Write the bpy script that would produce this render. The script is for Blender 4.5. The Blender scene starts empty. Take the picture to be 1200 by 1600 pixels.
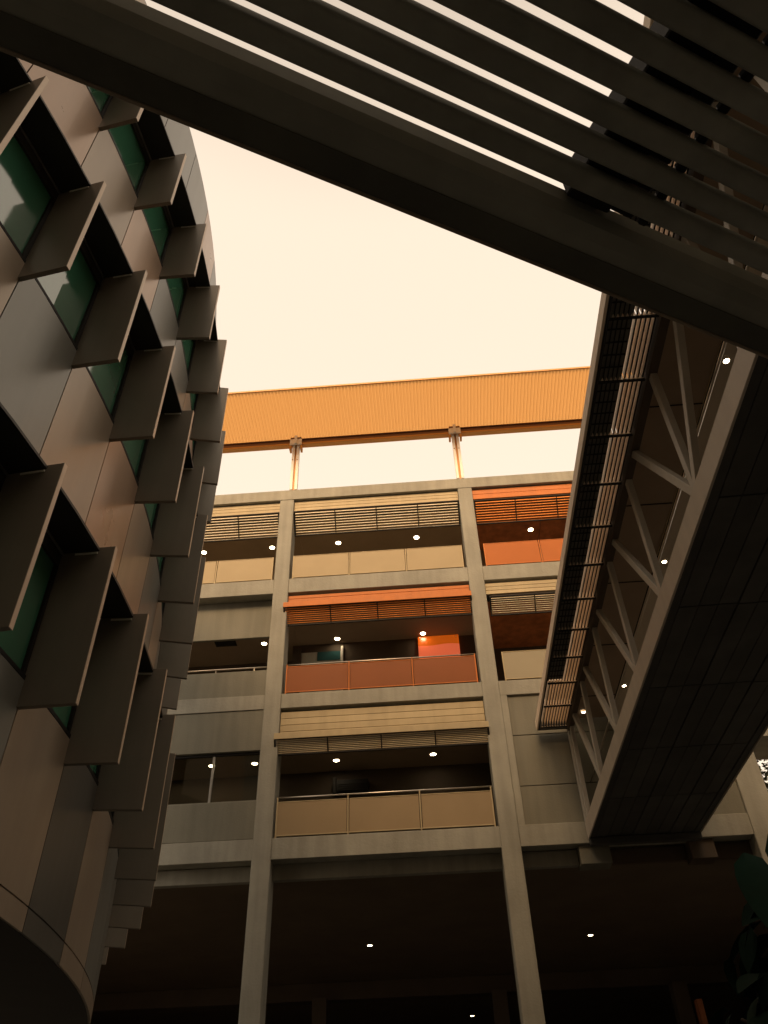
import bpy, bmesh, math, random
from mathutils import Matrix, Vector
random.seed(7)
rad = math.radians
scn = bpy.context.scene
COL = scn.collection

# ---------------------------------------------------------------- camera
cam_d = bpy.data.cameras.new("camera")
cam = bpy.data.objects.new("camera", cam_d)
COL.objects.link(cam)
RIGHT = (0.9971512723, 0.0703319248, -0.0272536312)
DOWN = (-0.0670843954, 0.6617582918, -0.7467098815)
FWD = (-0.0344822268, 0.7464110017, 0.6645912973)
cam.matrix_world = Matrix(((RIGHT[0], -DOWN[0], -FWD[0], 0.0),
                           (RIGHT[1], -DOWN[1], -FWD[1], 0.0),
                           (RIGHT[2], -DOWN[2], -FWD[2], 1.6),
                           (0, 0, 0, 1)))
cam_d.sensor_fit = 'VERTICAL'
cam_d.sensor_height = 32.0
cam_d.lens = 1238.53 / 1600 * 32.0
cam_d.clip_start = 0.05
cam_d.clip_end = 2000
scn.camera = cam

# ---------------------------------------------------------------- light
SUN_EL, SUN_AZ = rad(37), rad(187)       # azimuth measured clockwise from +Y
world = bpy.data.worlds.new("World")
scn.world = world
world.use_nodes = True
nt = world.node_tree
bg = nt.nodes["Background"]
sky = nt.nodes.new("ShaderNodeTexSky")
sky.sky_type = 'NISHITA'
sky.sun_disc = False
sky.sun_elevation = SUN_EL
sky.sun_rotation = SUN_AZ
sky.dust_density = 6.0
sky.air_density = 1.0
sky.ozone_density = 0.5
hsv = nt.nodes.new("ShaderNodeHueSaturation")
hsv.inputs['Saturation'].default_value = 0.0
nt.links.new(sky.outputs[0], hsv.inputs['Color'])
# thin warm overcast: the veil of cloud evens the clear sky out
mix = nt.nodes.new("ShaderNodeMixRGB")
mix.blend_type = 'MIX'
mix.inputs['Fac'].default_value = 0.55
mix.inputs['Color2'].default_value = (6.0, 6.0, 6.0, 1)
nt.links.new(hsv.outputs[0], mix.inputs['Color1'])
tint = nt.nodes.new("ShaderNodeMixRGB")
tint.blend_type = 'MULTIPLY'
tint.inputs['Fac'].default_value = 1.0
tint.inputs['Color2'].default_value = (1.15, 0.945, 0.745, 1)
nt.links.new(mix.outputs[0], tint.inputs['Color1'])
# the hazy sky is a little deeper towards the zenith
wtc = nt.nodes.new("ShaderNodeTexCoord")
wsp = nt.nodes.new("ShaderNodeSeparateXYZ")
nt.links.new(wtc.outputs['Generated'], wsp.inputs[0])
wmr = nt.nodes.new("ShaderNodeMapRange")
wmr.interpolation_type = 'SMOOTHSTEP'
wmr.inputs['From Min'].default_value = 0.87
wmr.inputs['From Max'].default_value = 1.0
wmr.inputs['To Min'].default_value = 1.0
wmr.inputs['To Max'].default_value = 0.62
nt.links.new(wsp.outputs['Z'], wmr.inputs['Value'])
zen = nt.nodes.new("ShaderNodeMixRGB")
zen.blend_type = 'MULTIPLY'
zen.inputs['Fac'].default_value = 1.0
nt.links.new(tint.outputs[0], zen.inputs['Color1'])
nt.links.new(wmr.outputs[0], zen.inputs['Color2'])
nt.links.new(zen.outputs[0], bg.inputs['Color'])
bg.inputs['Strength'].default_value = 0.0885

sun_d = bpy.data.lights.new("sun", 'SUN')
sun_d.energy = 1.5
sun_d.angle = rad(28)
sun_d.color = (1.0, 0.58, 0.24)
sun = bpy.data.objects.new("sun", sun_d)
COL.objects.link(sun)
sd = Vector((math.sin(SUN_AZ) * math.cos(SUN_EL), math.cos(SUN_AZ) * math.cos(SUN_EL), math.sin(SUN_EL)))
sun.rotation_euler = sd.to_track_quat('Z', 'Y').to_euler()
sun.location = (0, -20, 40)

scn.view_settings.view_transform = 'Standard'
scn.view_settings.look = 'None'
scn.view_settings.exposure = 1.36
scn.view_settings.gamma = 1.0
scn.view_settings.use_curve_mapping = False

# ---------------------------------------------------------------- materials
def mat(name, col, rough=0.7, metal=0.0, var=0.12, scale=1.5, bump=0.0, bscale=30.0,
        streak=0.0, spec=0.5, ior=1.5, rnd=0.0, col2=None):
    m = bpy.data.materials.new(name)
    m.use_nodes = True
    n, l = m.node_tree.nodes, m.node_tree.links
    b = n["Principled BSDF"]
    b.inputs['Roughness'].default_value = rough
    b.inputs['Metallic'].default_value = metal
    b.inputs['IOR'].default_value = ior
    b.inputs['Specular IOR Level'].default_value = spec
    geo = n.new("ShaderNodeNewGeometry")
    tx = n.new("ShaderNodeTexNoise")
    tx.inputs['Scale'].default_value = scale
    tx.inputs['Detail'].default_value = 6
    tx.inputs['Roughness'].default_value = 0.6
    l.new(geo.outputs['Position'], tx.inputs['Vector'])
    ramp = n.new("ShaderNodeValToRGB")
    c2 = col2 or col
    ramp.color_ramp.elements[0].position = 0.3
    ramp.color_ramp.elements[1].position = 0.7
    ramp.color_ramp.elements[0].color = (*[c * (1 - var) for c in col], 1)
    ramp.color_ramp.elements[1].color = (*[min(1, c * (1 + var)) for c in c2], 1)
    l.new(tx.outputs['Fac'], ramp.inputs['Fac'])
    out = ramp.outputs['Color']
    if streak > 0:
        mp = n.new("ShaderNodeMapping")
        mp.inputs['Scale'].default_value = (4.6, 4.6, 0.4)
        l.new(geo.outputs['Position'], mp.inputs['Vector'])
        t2 = n.new("ShaderNodeTexNoise")
        t2.inputs['Scale'].default_value = 1.0
        t2.inputs['Detail'].default_value = 5
        l.new(mp.outputs[0], t2.inputs['Vector'])
        r2 = n.new("ShaderNodeMapRange")
        r2.inputs['From Min'].default_value = 0.35
        r2.inputs['From Max'].default_value = 0.62
        r2.inputs['To Min'].default_value = 1.0 - streak
        r2.inputs['To Max'].default_value = 1.0
        l.new(t2.outputs['Fac'], r2.inputs['Value'])
        mm = n.new("ShaderNodeMixRGB")
        mm.blend_type = 'MULTIPLY'
        mm.inputs['Fac'].default_value = 1
        l.new(out, mm.inputs['Color1'])
        l.new(r2.outputs[0], mm.inputs['Color2'])
        out = mm.outputs[0]
    if rnd > 0:
        oi = n.new("ShaderNodeObjectInfo")
        r3 = n.new("ShaderNodeMapRange")
        r3.inputs['To Min'].default_value = 1.0 - rnd
        r3.inputs['To Max'].default_value = 1.0 + rnd
        l.new(oi.outputs['Random'], r3.inputs['Value'])
        m3 = n.new("ShaderNodeMixRGB")
        m3.blend_type = 'MULTIPLY'
        m3.inputs['Fac'].default_value = 1
        l.new(out, m3.inputs['Color1'])
        l.new(r3.outputs[0], m3.inputs['Color2'])
        out = m3.outputs[0]
    l.new(out, b.inputs['Base Color'])
    rr = n.new("ShaderNodeMapRange")
    rr.inputs['To Min'].default_value = max(0.02, rough - 0.07)
    rr.inputs['To Max'].default_value = min(1, rough + 0.07)
    l.new(tx.outputs['Fac'], rr.inputs['Value'])
    l.new(rr.outputs[0], b.inputs['Roughness'])
    if bump > 0:
        t4 = n.new("ShaderNodeTexNoise")
        t4.inputs['Scale'].default_value = bscale
        t4.inputs['Detail'].default_value = 4
        l.new(geo.outputs['Position'], t4.inputs['Vector'])
        bp = n.new("ShaderNodeBump")
        bp.inputs['Strength'].default_value = bump
        bp.inputs['Distance'].default_value = 0.02
        l.new(t4.outputs['Fac'], bp.inputs['Height'])
        l.new(bp.outputs[0], b.inputs['Normal'])
    return m

M = {}
M['concrete'] = mat('concrete', (0.335, 0.327, 0.275), 0.85, var=0.15, scale=0.7, bump=0.3, bscale=18, streak=0.14, spec=0.2)
M['render_wall'] = mat('grey_render', (0.215, 0.208, 0.165), 0.85, var=0.08, scale=0.7, bump=0.2, bscale=25, streak=0.12, spec=0.2)
M['tan_panel'] = mat('tan_board', (0.47, 0.38, 0.225), 0.6, var=0.07, scale=1.2, streak=0.10, spec=0.3, rnd=0.06)
M['orange_panel'] = mat('orange_board', (0.55, 0.165, 0.026), 0.55, var=0.08, scale=1.3, streak=0.10, spec=0.3)
M['timber'] = mat('red_timber', (0.44, 0.15, 0.055), 0.5, var=0.3, scale=2.5, streak=0.25, spec=0.4)
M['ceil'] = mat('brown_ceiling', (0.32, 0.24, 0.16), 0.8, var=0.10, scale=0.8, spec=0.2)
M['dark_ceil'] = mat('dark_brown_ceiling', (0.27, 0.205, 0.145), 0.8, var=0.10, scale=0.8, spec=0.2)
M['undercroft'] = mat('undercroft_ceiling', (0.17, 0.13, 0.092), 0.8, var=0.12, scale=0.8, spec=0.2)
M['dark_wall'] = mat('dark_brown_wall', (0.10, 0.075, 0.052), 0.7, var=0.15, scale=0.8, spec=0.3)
M['black_metal'] = mat('black_metal', (0.018, 0.017, 0.015), 0.6, var=0.2, scale=3, spec=0.2)
M['dark_gap'] = mat('dark_joint', (0.02, 0.018, 0.015), 0.9, var=0.1)
M['white_paint'] = mat('white_paint', (0.86, 0.82, 0.74), 0.5, var=0.05, scale=3)
M['beam_brown'] = mat('brown_painted_steel', (0.22, 0.10, 0.045), 0.5, var=0.1, scale=2)
M['beam_orange'] = mat('orange_painted_steel', (0.62, 0.27, 0.05), 0.5, var=0.08, scale=2)
M['steel'] = mat('brushed_steel', (0.62, 0.56, 0.47), 0.3, metal=0.9, var=0.06, scale=8)
M['alu'] = mat('aluminium_strip', (0.42, 0.41, 0.38), 0.38, metal=0.8, var=0.06, scale=8)
M['bridge_steel'] = mat('bridge_grey_steel', (0.50, 0.44, 0.36), 0.5, var=0.08, scale=1.5, streak=0.10, spec=0.4)
M['truss'] = mat('truss_grey_steel', (0.46, 0.43, 0.37), 0.45, var=0.08, scale=1.5, streak=0.08, spec=0.4)
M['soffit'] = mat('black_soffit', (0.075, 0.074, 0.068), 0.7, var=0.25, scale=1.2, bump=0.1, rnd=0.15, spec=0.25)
M['bridge_ceil'] = mat('bridge_ceiling', (0.38, 0.30, 0.22), 0.75, var=0.1, scale=0.8, spec=0.2)
M['bridge_strip'] = mat('bridge_light_strip', (0.70, 0.62, 0.50), 0.7, var=0.08, scale=0.8, spec=0.2)
M['blade'] = mat('louvre_blade', (0.88, 0.74, 0.58), 0.65, var=0.05, scale=1.5, rnd=0.05, spec=0.2)
M['mesh'] = mat('black_mesh', (0.22, 0.21, 0.18), 0.6, var=0.15, scale=4)
M['fin'] = mat('bronze_fin', (0.225, 0.20, 0.16), 0.42, metal=0.15, var=0.07, scale=1.4, streak=0.07, rnd=0.06)
M['fin_lit_edge'] = mat('fin_edge_painted_light', (0.66, 0.53, 0.40), 0.45, metal=0.2, var=0.08, scale=2, streak=0.1)  # lighter than the fins: light on their outer edges put into the colour
M['hood'] = mat('dark_hood', (0.030, 0.027, 0.022), 0.6, var=0.15, scale=2)
M['clad_a'] = mat('clad_tan', (0.37, 0.30, 0.225), 0.34, metal=0.25, var=0.07, scale=0.9, streak=0.06, rnd=0.05)
M['clad_b'] = mat('clad_grey', (0.22, 0.222, 0.198), 0.36, metal=0.25, var=0.07, scale=0.9, streak=0.06, rnd=0.05)
M['clad_d'] = mat('clad_charcoal', (0.13, 0.125, 0.11), 0.36, metal=0.25, var=0.07, scale=0.9, streak=0.06, rnd=0.05)
M['clad_c'] = mat('clad_pink', (0.44, 0.305, 0.21), 0.30, metal=0.25, var=0.06, scale=0.9, streak=0.05, rnd=0.05)
M['slat_tan'] = mat('pale_slat', (0.82, 0.72, 0.53), 0.6, var=0.05, spec=0.2)
M['slat_orange'] = mat('orange_slat', (0.92, 0.33, 0.08), 0.6, var=0.05, spec=0.2)
M['green_glass'] = mat('green_glass', (0.055, 0.20, 0.118), 0.06, var=0.1, scale=0.8, ior=2.2, spec=0.6)
M['slat'] = mat('canopy_slat', (0.31, 0.315, 0.27), 0.6, var=0.22, scale=2.5, streak=0.12, spec=0.25)
M['fascia'] = mat('canopy_fascia', (0.31, 0.315, 0.27), 0.5, var=0.12, scale=2, streak=0.1, spec=0.3)
M['flange_shade'] = mat('flange_painted_shade', (0.12, 0.12, 0.10), 0.6, var=0.25, scale=1.5, spec=0.2)  # shade along the bottom of the edge beam, painted as a darker colour
M['lip'] = mat('fascia_lip', (0.26, 0.21, 0.155), 0.45, var=0.1, scale=5)
M['ground'] = mat('paving', (0.13, 0.125, 0.11), 0.85, var=0.15, scale=0.6, bump=0.2, bscale=8)
M['bark'] = mat('bark', (0.06, 0.042, 0.028), 0.9, var=0.3, scale=6, bump=0.5, bscale=20)
M['leaf'] = mat('tree_leaf', (0.045, 0.055, 0.02), 0.6, var=0.3, scale=1.0)
M['big_leaf'] = mat('broad_leaf', (0.014, 0.062, 0.042), 0.4, var=0.25, scale=5, rnd=0.3)
M['dark_leaf'] = mat('shade_leaf', (0.010, 0.020, 0.013), 0.85, var=0.3, scale=6, rnd=0.3, spec=0.04)
M['shade_block'] = mat('shade_block_wall', (0.30, 0.24, 0.17), 0.85, var=0.1, scale=0.6, streak=0.15, spec=0.2)
M['dark_glass'] = mat('dark_glass', (0.02, 0.02, 0.018), 0.05, var=0.1)
M['red_panel'] = mat('red_paint', (0.55, 0.12, 0.03), 0.5, var=0.08)

def nodes_mat(name):
    m = bpy.data.materials.new(name)
    m.use_nodes = True
    n, l = m.node_tree.nodes, m.node_tree.links
    n.remove(n["Principled BSDF"])
    return m, n, l, n["Material Output"]

# translucent orange roof sheeting, lit through by the sky above it
m, n, l, o = nodes_mat('orange_roof_sheet')
tr = n.new("ShaderNodeBsdfTranslucent"); tr.inputs['Color'].default_value = (0.54, 0.295, 0.105, 1)
df = n.new("ShaderNodeBsdfDiffuse"); df.inputs['Color'].default_value = (0.60, 0.30, 0.08, 1)
mx = n.new("ShaderNodeMixShader"); mx.inputs[0].default_value = 0.18
l.new(tr.outputs[0], mx.inputs[1]); l.new(df.outputs[0], mx.inputs[2]); l.new(mx.outputs[0], o.inputs[0])
M['roof_sheet'] = m

def emit(name, col, s):
    m, n, l, o = nodes_mat(name)
    e = n.new("ShaderNodeEmission"); e.inputs[0].default_value = (*col, 1); e.inputs[1].default_value = s
    l.new(e.outputs[0], o.inputs[0])
    return m
M['lamp'] = emit('lamp_glow', (1.0, 0.78, 0.50), 15.0)

def veil(name, col, alpha, rough=0.25):
    """perforated / tinted balustrade sheet: partly see-through"""
    m, n, l, o = nodes_mat(name)
    p = n.new("ShaderNodeBsdfPrincipled")
    geo = n.new("ShaderNodeNewGeometry")
    tx = n.new("ShaderNodeTexNoise"); tx.inputs['Scale'].default_value = 1.4; tx.inputs['Detail'].default_value = 5
    l.new(geo.outputs['Position'], tx.inputs['Vector'])
    rp = n.new("ShaderNodeValToRGB")
    rp.color_ramp.elements[0].color = (*[c * 0.9 for c in col], 1)
    rp.color_ramp.elements[1].color = (*[c * 1.1 for c in col], 1)
    l.new(tx.outputs['Fac'], rp.inputs['Fac']); l.new(rp.outputs[0], p.inputs['Base Color'])
    p.inputs['Roughness'].default_value = rough
    p.inputs['Specular IOR Level'].default_value = 0.15
    t = n.new("ShaderNodeBsdfTransparent")
    x = n.new("ShaderNodeMixShader"); x.inputs[0].default_value = alpha
    l.new(t.outputs[0], x.inputs[1]); l.new(p.outputs[0], x.inputs[2]); l.new(x.outputs[0], o.inputs[0])
    return m
M['veil_tan'] = veil('tan_mesh_panel', (0.43, 0.345, 0.21), 0.9, 0.5)
M['veil_brown'] = veil('brown_mesh_panel', (0.34, 0.255, 0.15), 0.9, 0.5)
M['veil_grey'] = veil('grey_mesh_panel', (0.34, 0.30, 0.21), 0.93, 0.5)
M['veil_orange'] = veil('orange_mesh_panel', (0.46, 0.135, 0.026), 0.92, 0.5)
M['veil_red'] = veil('red_mesh_panel', (0.27, 0.083, 0.024), 0.82, 0.45)

def clear_glass(name):
    m, n, l, o = nodes_mat(name)
    g = n.new("ShaderNodeBsdfGlossy"); g.inputs['Roughness'].default_value = 0.02
    g.inputs['Color'].default_value = (0.9, 0.95, 0.9, 1)
    t = n.new("ShaderNodeBsdfTransparent"); t.inputs[0].default_value = (0.86, 0.88, 0.84, 1)
    f = n.new("ShaderNodeFresnel"); f.inputs[0].default_value = 1.45
    x = n.new("ShaderNodeMixShader")
    l.new(f.outputs[0], x.inputs[0]); l.new(t.outputs[0], x.inputs[1]); l.new(g.outputs[0], x.inputs[2])
    l.new(x.outputs[0], o.inputs[0])
    return m
M['glass'] = clear_glass('clear_glass')

# poster: orange sheet, darker wavy band along its top
m = bpy.data.materials.new('poster_print'); m.use_nodes = True
n, l = m.node_tree.nodes, m.node_tree.links
tc = n.new("ShaderNodeTexCoord"); sp = n.new("ShaderNodeSeparateXYZ")
l.new(tc.outputs['Generated'], sp.inputs[0])
mu = n.new("ShaderNodeMath"); mu.operation = 'MULTIPLY'; mu.inputs[1].default_value = 6.5
l.new(sp.outputs['X'], mu.inputs[0])
si = n.new("ShaderNodeMath"); si.operation = 'SINE'; l.new(mu.outputs[0], si.inputs[0])
m2 = n.new("ShaderNodeMath"); m2.operation = 'MULTIPLY'; m2.inputs[1].default_value = 0.022; l.new(si.outputs[0], m2.inputs[0])
ad = n.new("ShaderNodeMath"); ad.operation = 'ADD'; l.new(sp.outputs['Z'], ad.inputs[0]); l.new(m2.outputs[0], ad.inputs[1])
gt = n.new("ShaderNodeMath"); gt.operation = 'GREATER_THAN'; gt.inputs[1].default_value = 0.70; l.new(ad.outputs[0], gt.inputs[0])
mc = n.new("ShaderNodeMixRGB"); mc.inputs['Color1'].default_value = (0.72, 0.13, 0.05, 1); mc.inputs['Color2'].default_value = (0.50, 0.085, 0.005, 1)
l.new(gt.outputs[0], mc.inputs['Fac']); l.new(mc.outputs[0], n["Principled BSDF"].inputs['Base Color'])
n["Principled BSDF"].inputs['Roughness'].default_value = 0.25
n["Principled BSDF"].inputs['Emission Strength'].default_value = 0.0
l.new(mc.outputs[0], n["Principled BSDF"].inputs['Emission Color'])
n["Principled BSDF"].inputs['Emission Strength'].default_value = 0.30   # added glow that brightens the printed sheet, no lamp behind it
M['poster'] = m

# ---------------------------------------------------------------- helpers
WM = {}
def T(x, y, z): return Matrix.Translation((x, y, z))

def place(o, parent, W):
    if parent is None:
        o.matrix_basis = W
    else:
        o.parent = parent
        o.matrix_basis = WM[parent.name].inverted() @ W
    WM[o.name] = W.copy()

def thing(name, label, cat, loc, group=None, W=None):
    o = bpy.data.objects.new(name, None)
    o.empty_display_size = 0.3
    COL.objects.link(o)
    place(o, None, W if W is not None else T(*loc))
    o['label'] = label
    o['category'] = cat
    if group: o['group'] = group
    return o

def tag(o, label=None, cat=None, group=None, kind=None):
    if label: o['label'] = label
    if cat: o['category'] = cat
    if group: o['group'] = group
    if kind: o['kind'] = kind
    return o

CACHE = {}
def box_mesh(dx, dy, dz, m, bev=0.006):
    k = ('box', round(dx, 4), round(dy, 4), round(dz, 4), m, bev)
    if k in CACHE: return CACHE[k]
    bm = bmesh.new()
    bmesh.ops.create_cube(bm, size=1.0)
    bmesh.ops.scale(bm, vec=(dx, dy, dz), verts=bm.verts)
    b = min(bev, 0.2 * min(dx, dy, dz))
    if b > 0.0012:
        bmesh.ops.bevel(bm, geom=list(bm.edges), offset=b, segments=1, affect='EDGES', profile=0.5)
    me = bpy.data.meshes.new(m + '_block')
    bm.to_mesh(me); bm.free()
    me.materials.append(M[m])
    CACHE[k] = me
    return me

def obj(name, me, parent, W):
    o = bpy.data.objects.new(name, me)
    COL.objects.link(o)
    place(o, parent, W)
    return o

def box(name, x0, x1, y0, y1, z0, z1, m, parent=None, bev=0.006):
    me = box_mesh(x1 - x0, y1 - y0, z1 - z0, m, bev)
    return obj(name, me, parent, T((x0 + x1) / 2, (y0 + y1) / 2, (z0 + z1) / 2))

def mesh_from(name, verts, faces, m, smooth=False):
    me = bpy.data.meshes.new(name)
    me.from_pydata([tuple(v) for v in verts], [], faces)
    me.materials.append(M[m])
    bm = bmesh.new(); bm.from_mesh(me)
    bmesh.ops.recalc_face_normals(bm, faces=bm.faces)
    bm.to_mesh(me); bm.free()
    if smooth:
        for p in me.polygons: p.use_smooth = True
    return me

def bar_W(p, q):
    """matrix of a bar whose local X runs from p to q, local Y stays as near world Y/Z-free as can be"""
    p, q = Vector(p), Vector(q)
    x = (q - p).normalized()
    up = Vector((1, 0, 0)) if abs(x.x) < 0.7 else Vector((0, 0, 1))
    y = up.cross(x).normalized()
    z = x.cross(y)
    R = Matrix((x, y, z)).transposed().to_4x4()
    R.translation = (p + q) / 2
    return R

def bar(name, p, q, w, h, m, parent, bev=0.006):
    L = (Vector(q) - Vector(p)).length
    return obj(name, box_mesh(L, w, h, m, bev), parent, bar_W(p, q))

def tube_mesh(pts, r, m, seg=10, r1=None):
    verts, faces = [], []
    n = len(pts)
    for i, p in enumerate(pts):
        p = Vector(p)
        d = (Vector(pts[min(i + 1, n - 1)]) - Vector(pts[max(i - 1, 0)])).normalized()
        a = Vector((0, 0, 1)) if abs(d.z) < 0.9 else Vector((1, 0, 0))
        u = d.cross(a).normalized(); v = d.cross(u)
        rr = r if r1 is None else r + (r1 - r) * i / (n - 1)
        for k in range(seg):
            t = 2 * math.pi * k / seg
            verts.append(p + u * rr * math.cos(t) + v * rr * math.sin(t))
    for i in range(n - 1):
        for k in range(seg):
            a = i * seg + k; b = i * seg + (k + 1) % seg
            faces.append((a, b, b + seg, a + seg))
    faces.append(tuple(range(seg))[::-1]); faces.append(tuple(range((n - 1) * seg, n * seg)))
    return mesh_from('tube', verts, faces, m, True)

def prism_mesh(name, sec, x0, x1, m):
    """section given in (y, z), swept along x"""
    k = len(sec)
    verts = [(x0, a, b) for a, b in sec] + [(x1, a, b) for a, b in sec]
    faces = [tuple(range(k)), tuple(range(2 * k - 1, k - 1, -1))]
    for i in range(k):
        j = (i + 1) % k
        faces.append((i, j, j + k, i + k))
    return mesh_from(name, verts, faces, m)

# ---------------------------------------------------------------- ground
me = mesh_from('ground', [(-400, -400, 0), (400, -400, 0), (400, 400, 0), (-400, 400, 0)], [(0, 1, 2, 3)], 'ground')
tag(obj('ground', me, None, T(0, 0, 0)), 'dark paved courtyard floor', kind='structure')

# ---------------------------------------------------------------- concrete building across the courtyard
YF = 20.0
F = thing('concrete_building', 'tan concrete gallery building with open balconies and orange roof facing the courtyard', 'building', (0, 22, 0))
def fp(name, x0, x1, y0, y1, z0, z1, m, parent=F, bev=0.01):
    return box(name, x0, x1, y0, y1, z0, z1, m, parent, bev)

COLX = [(-16.84, -16.36), (-10.69, -10.21), (-4.505, -4.03), (1.64, 2.115)]
for a, b in COLX:
    fp('column', a, b, YF, YF + 0.62, 0, 20.27, 'concrete', bev=0.015)
fp('column', 7.72, 8.38, YF, YF + 0.62, 0, 20.27, 'concrete', bev=0.015)
BAYS = [(-16.36, -10.69), (-10.21, -4.505), (-4.03, 1.64), (2.115, 7.72)]
XL, XR = -16.84, 8.38
# slabs
for z0, z1 in ((8.25, 8.77), (12.34, 12.79), (16.32, 16.87)):
    for a, b in BAYS:
        fp('beam', a, b, YF + 0.025, YF + 0.4, z0, z1, 'concrete')
    fp('floor_slab', XL, XR, YF + 0.625, 45, z0 + 0.02, z1 - 0.03, 'concrete', bev=0)
fp('parapet', XL, XR, YF - 0.005, YF + 0.35, 20.272, 20.73, 'concrete')
fp('roof_slab', XL, XR, YF + 0.36, 45, 20.05, 20.45, 'concrete', bev=0)
# rear mass
fp('rear_wall', XL, XR, 24.6, 24.9, 8.78, 20.04, 'dark_wall', bev=0)
fp('end_wall', XR - 0.3, XR, YF + 0.63, 24.59, 8.78, 12.33, 'render_wall', bev=0)
fp('end_wall', XR - 0.3, XR, YF + 0.63, 24.59, 12.8, 16.31, 'render_wall', bev=0)
fp('end_wall', XR - 0.3, XR, YF + 0.63, 24.59, 16.88, 20.04, 'render_wall', bev=0)
# gallery ceilings and back walls
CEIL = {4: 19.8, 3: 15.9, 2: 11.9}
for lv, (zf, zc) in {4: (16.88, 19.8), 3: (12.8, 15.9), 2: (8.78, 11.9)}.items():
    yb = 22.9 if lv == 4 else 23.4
    for i, (a, b) in enumerate(BAYS):
        if i == 0: a = XL
        if lv == 3 and i == 2:
            fp('back_wall', a - 0.2, b + 0.2, 22.452, 22.55, zf, zc - 0.003, 'dark_wall', bev=0)
        w = 0.47 if i < 3 else 0.3
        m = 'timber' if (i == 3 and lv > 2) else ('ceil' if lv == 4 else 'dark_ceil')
        if i == 3 and lv > 2:
            fp('ceiling_board', a, 4.52, YF + 0.63, yb, zc, zc + 0.04, m, bev=0.004)
            fp('ceiling_board', 4.535, b, YF + 0.63, yb, zc, zc + 0.04, m, bev=0.004)
            fp('ceiling', b + 0.004, XR - 0.31, YF + 0.63, yb, zc, zc + 0.04, 'dark_ceil', bev=0)
        else:
            fp('ceiling', a, b + (w if i < 3 else 0.3), YF + 0.63, yb, zc, zc + 0.04, m, bev=0)
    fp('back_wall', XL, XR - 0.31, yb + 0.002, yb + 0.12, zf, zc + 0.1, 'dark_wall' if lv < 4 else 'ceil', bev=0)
# lower downstand beams, set back under the first floor
for a, b in BAYS[:3]:
    fp('downstand_beam', a - 0.05, b + 0.05, YF + 0.45, YF + 0.7, 7.88, 8.262, 'concrete') if False else fp('downstand_beam', a, b, YF + 0.42, YF + 0.62, 7.88, 8.245, 'concrete')
fp('downstand_beam', 2.115, 3.5, YF + 0.42, YF + 0.62, 7.88, 8.245, 'concrete')
fp('bearing_block', 3.51, 4.25, YF + 0.12, YF + 0.62, 7.80, 8.245, 'render_wall')
fp('bearing_block', 6.15, 6.75, YF + 0.12, YF + 0.62, 7.80, 8.245, 'dark_wall')
fp('downstand_beam', 4.26, 6.14, YF + 0.5, YF + 0.62, 7.88, 8.245, 'dark_wall')
fp('downstand_beam', 6.76, 7.72, YF + 0.5, YF + 0.62, 7.88, 8.245, 'dark_wall')
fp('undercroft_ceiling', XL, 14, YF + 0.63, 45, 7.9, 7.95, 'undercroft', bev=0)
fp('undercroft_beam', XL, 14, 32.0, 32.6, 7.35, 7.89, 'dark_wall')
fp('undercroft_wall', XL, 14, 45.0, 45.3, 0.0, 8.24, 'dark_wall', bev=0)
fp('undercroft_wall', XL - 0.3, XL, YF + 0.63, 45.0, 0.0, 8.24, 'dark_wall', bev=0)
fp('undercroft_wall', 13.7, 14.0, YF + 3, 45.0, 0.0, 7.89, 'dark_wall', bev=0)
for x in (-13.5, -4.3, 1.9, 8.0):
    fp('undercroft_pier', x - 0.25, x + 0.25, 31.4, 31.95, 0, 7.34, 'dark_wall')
fp('undercroft_pier', 6.98, 7.14, 26.0, 26.3, 0, 5.9, 'timber')
fp('side_ledge', 8.39, 12.5, YF + 0.1, YF + 1.6, 10.75, 11.2, 'concrete')

# fascia boards under the slab edges
def boards(a, b, z0, z1, nb, m, y=YF + 0.10):
    h = (z1 - z0) / nb
    for i in range(nb):
        fp('fascia_board', a + 0.01, b - 0.01, y, y + 0.05, z0 + i * h + 0.0025, z0 + (i + 1) * h - 0.0025, m, bev=0.008)
boards(-16.36, -10.69, 19.80, 20.235, 3, 'tan_panel')
boards(-10.21, -4.505, 19.80, 20.235, 3, 'tan_panel')
boards(-4.03, 1.64, 19.80, 20.235, 3, 'tan_panel')
boards(2.115, 7.72, 19.80, 20.235, 2, 'orange_panel')
boards(-4.03, 1.64, 15.87, 16.24, 3, 'orange_panel')
boards(2.115, 7.72, 15.83, 16.24, 3, 'tan_panel')
boards(-4.03, 1.64, 11.46, 12.25, 4, 'tan_panel')

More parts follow.
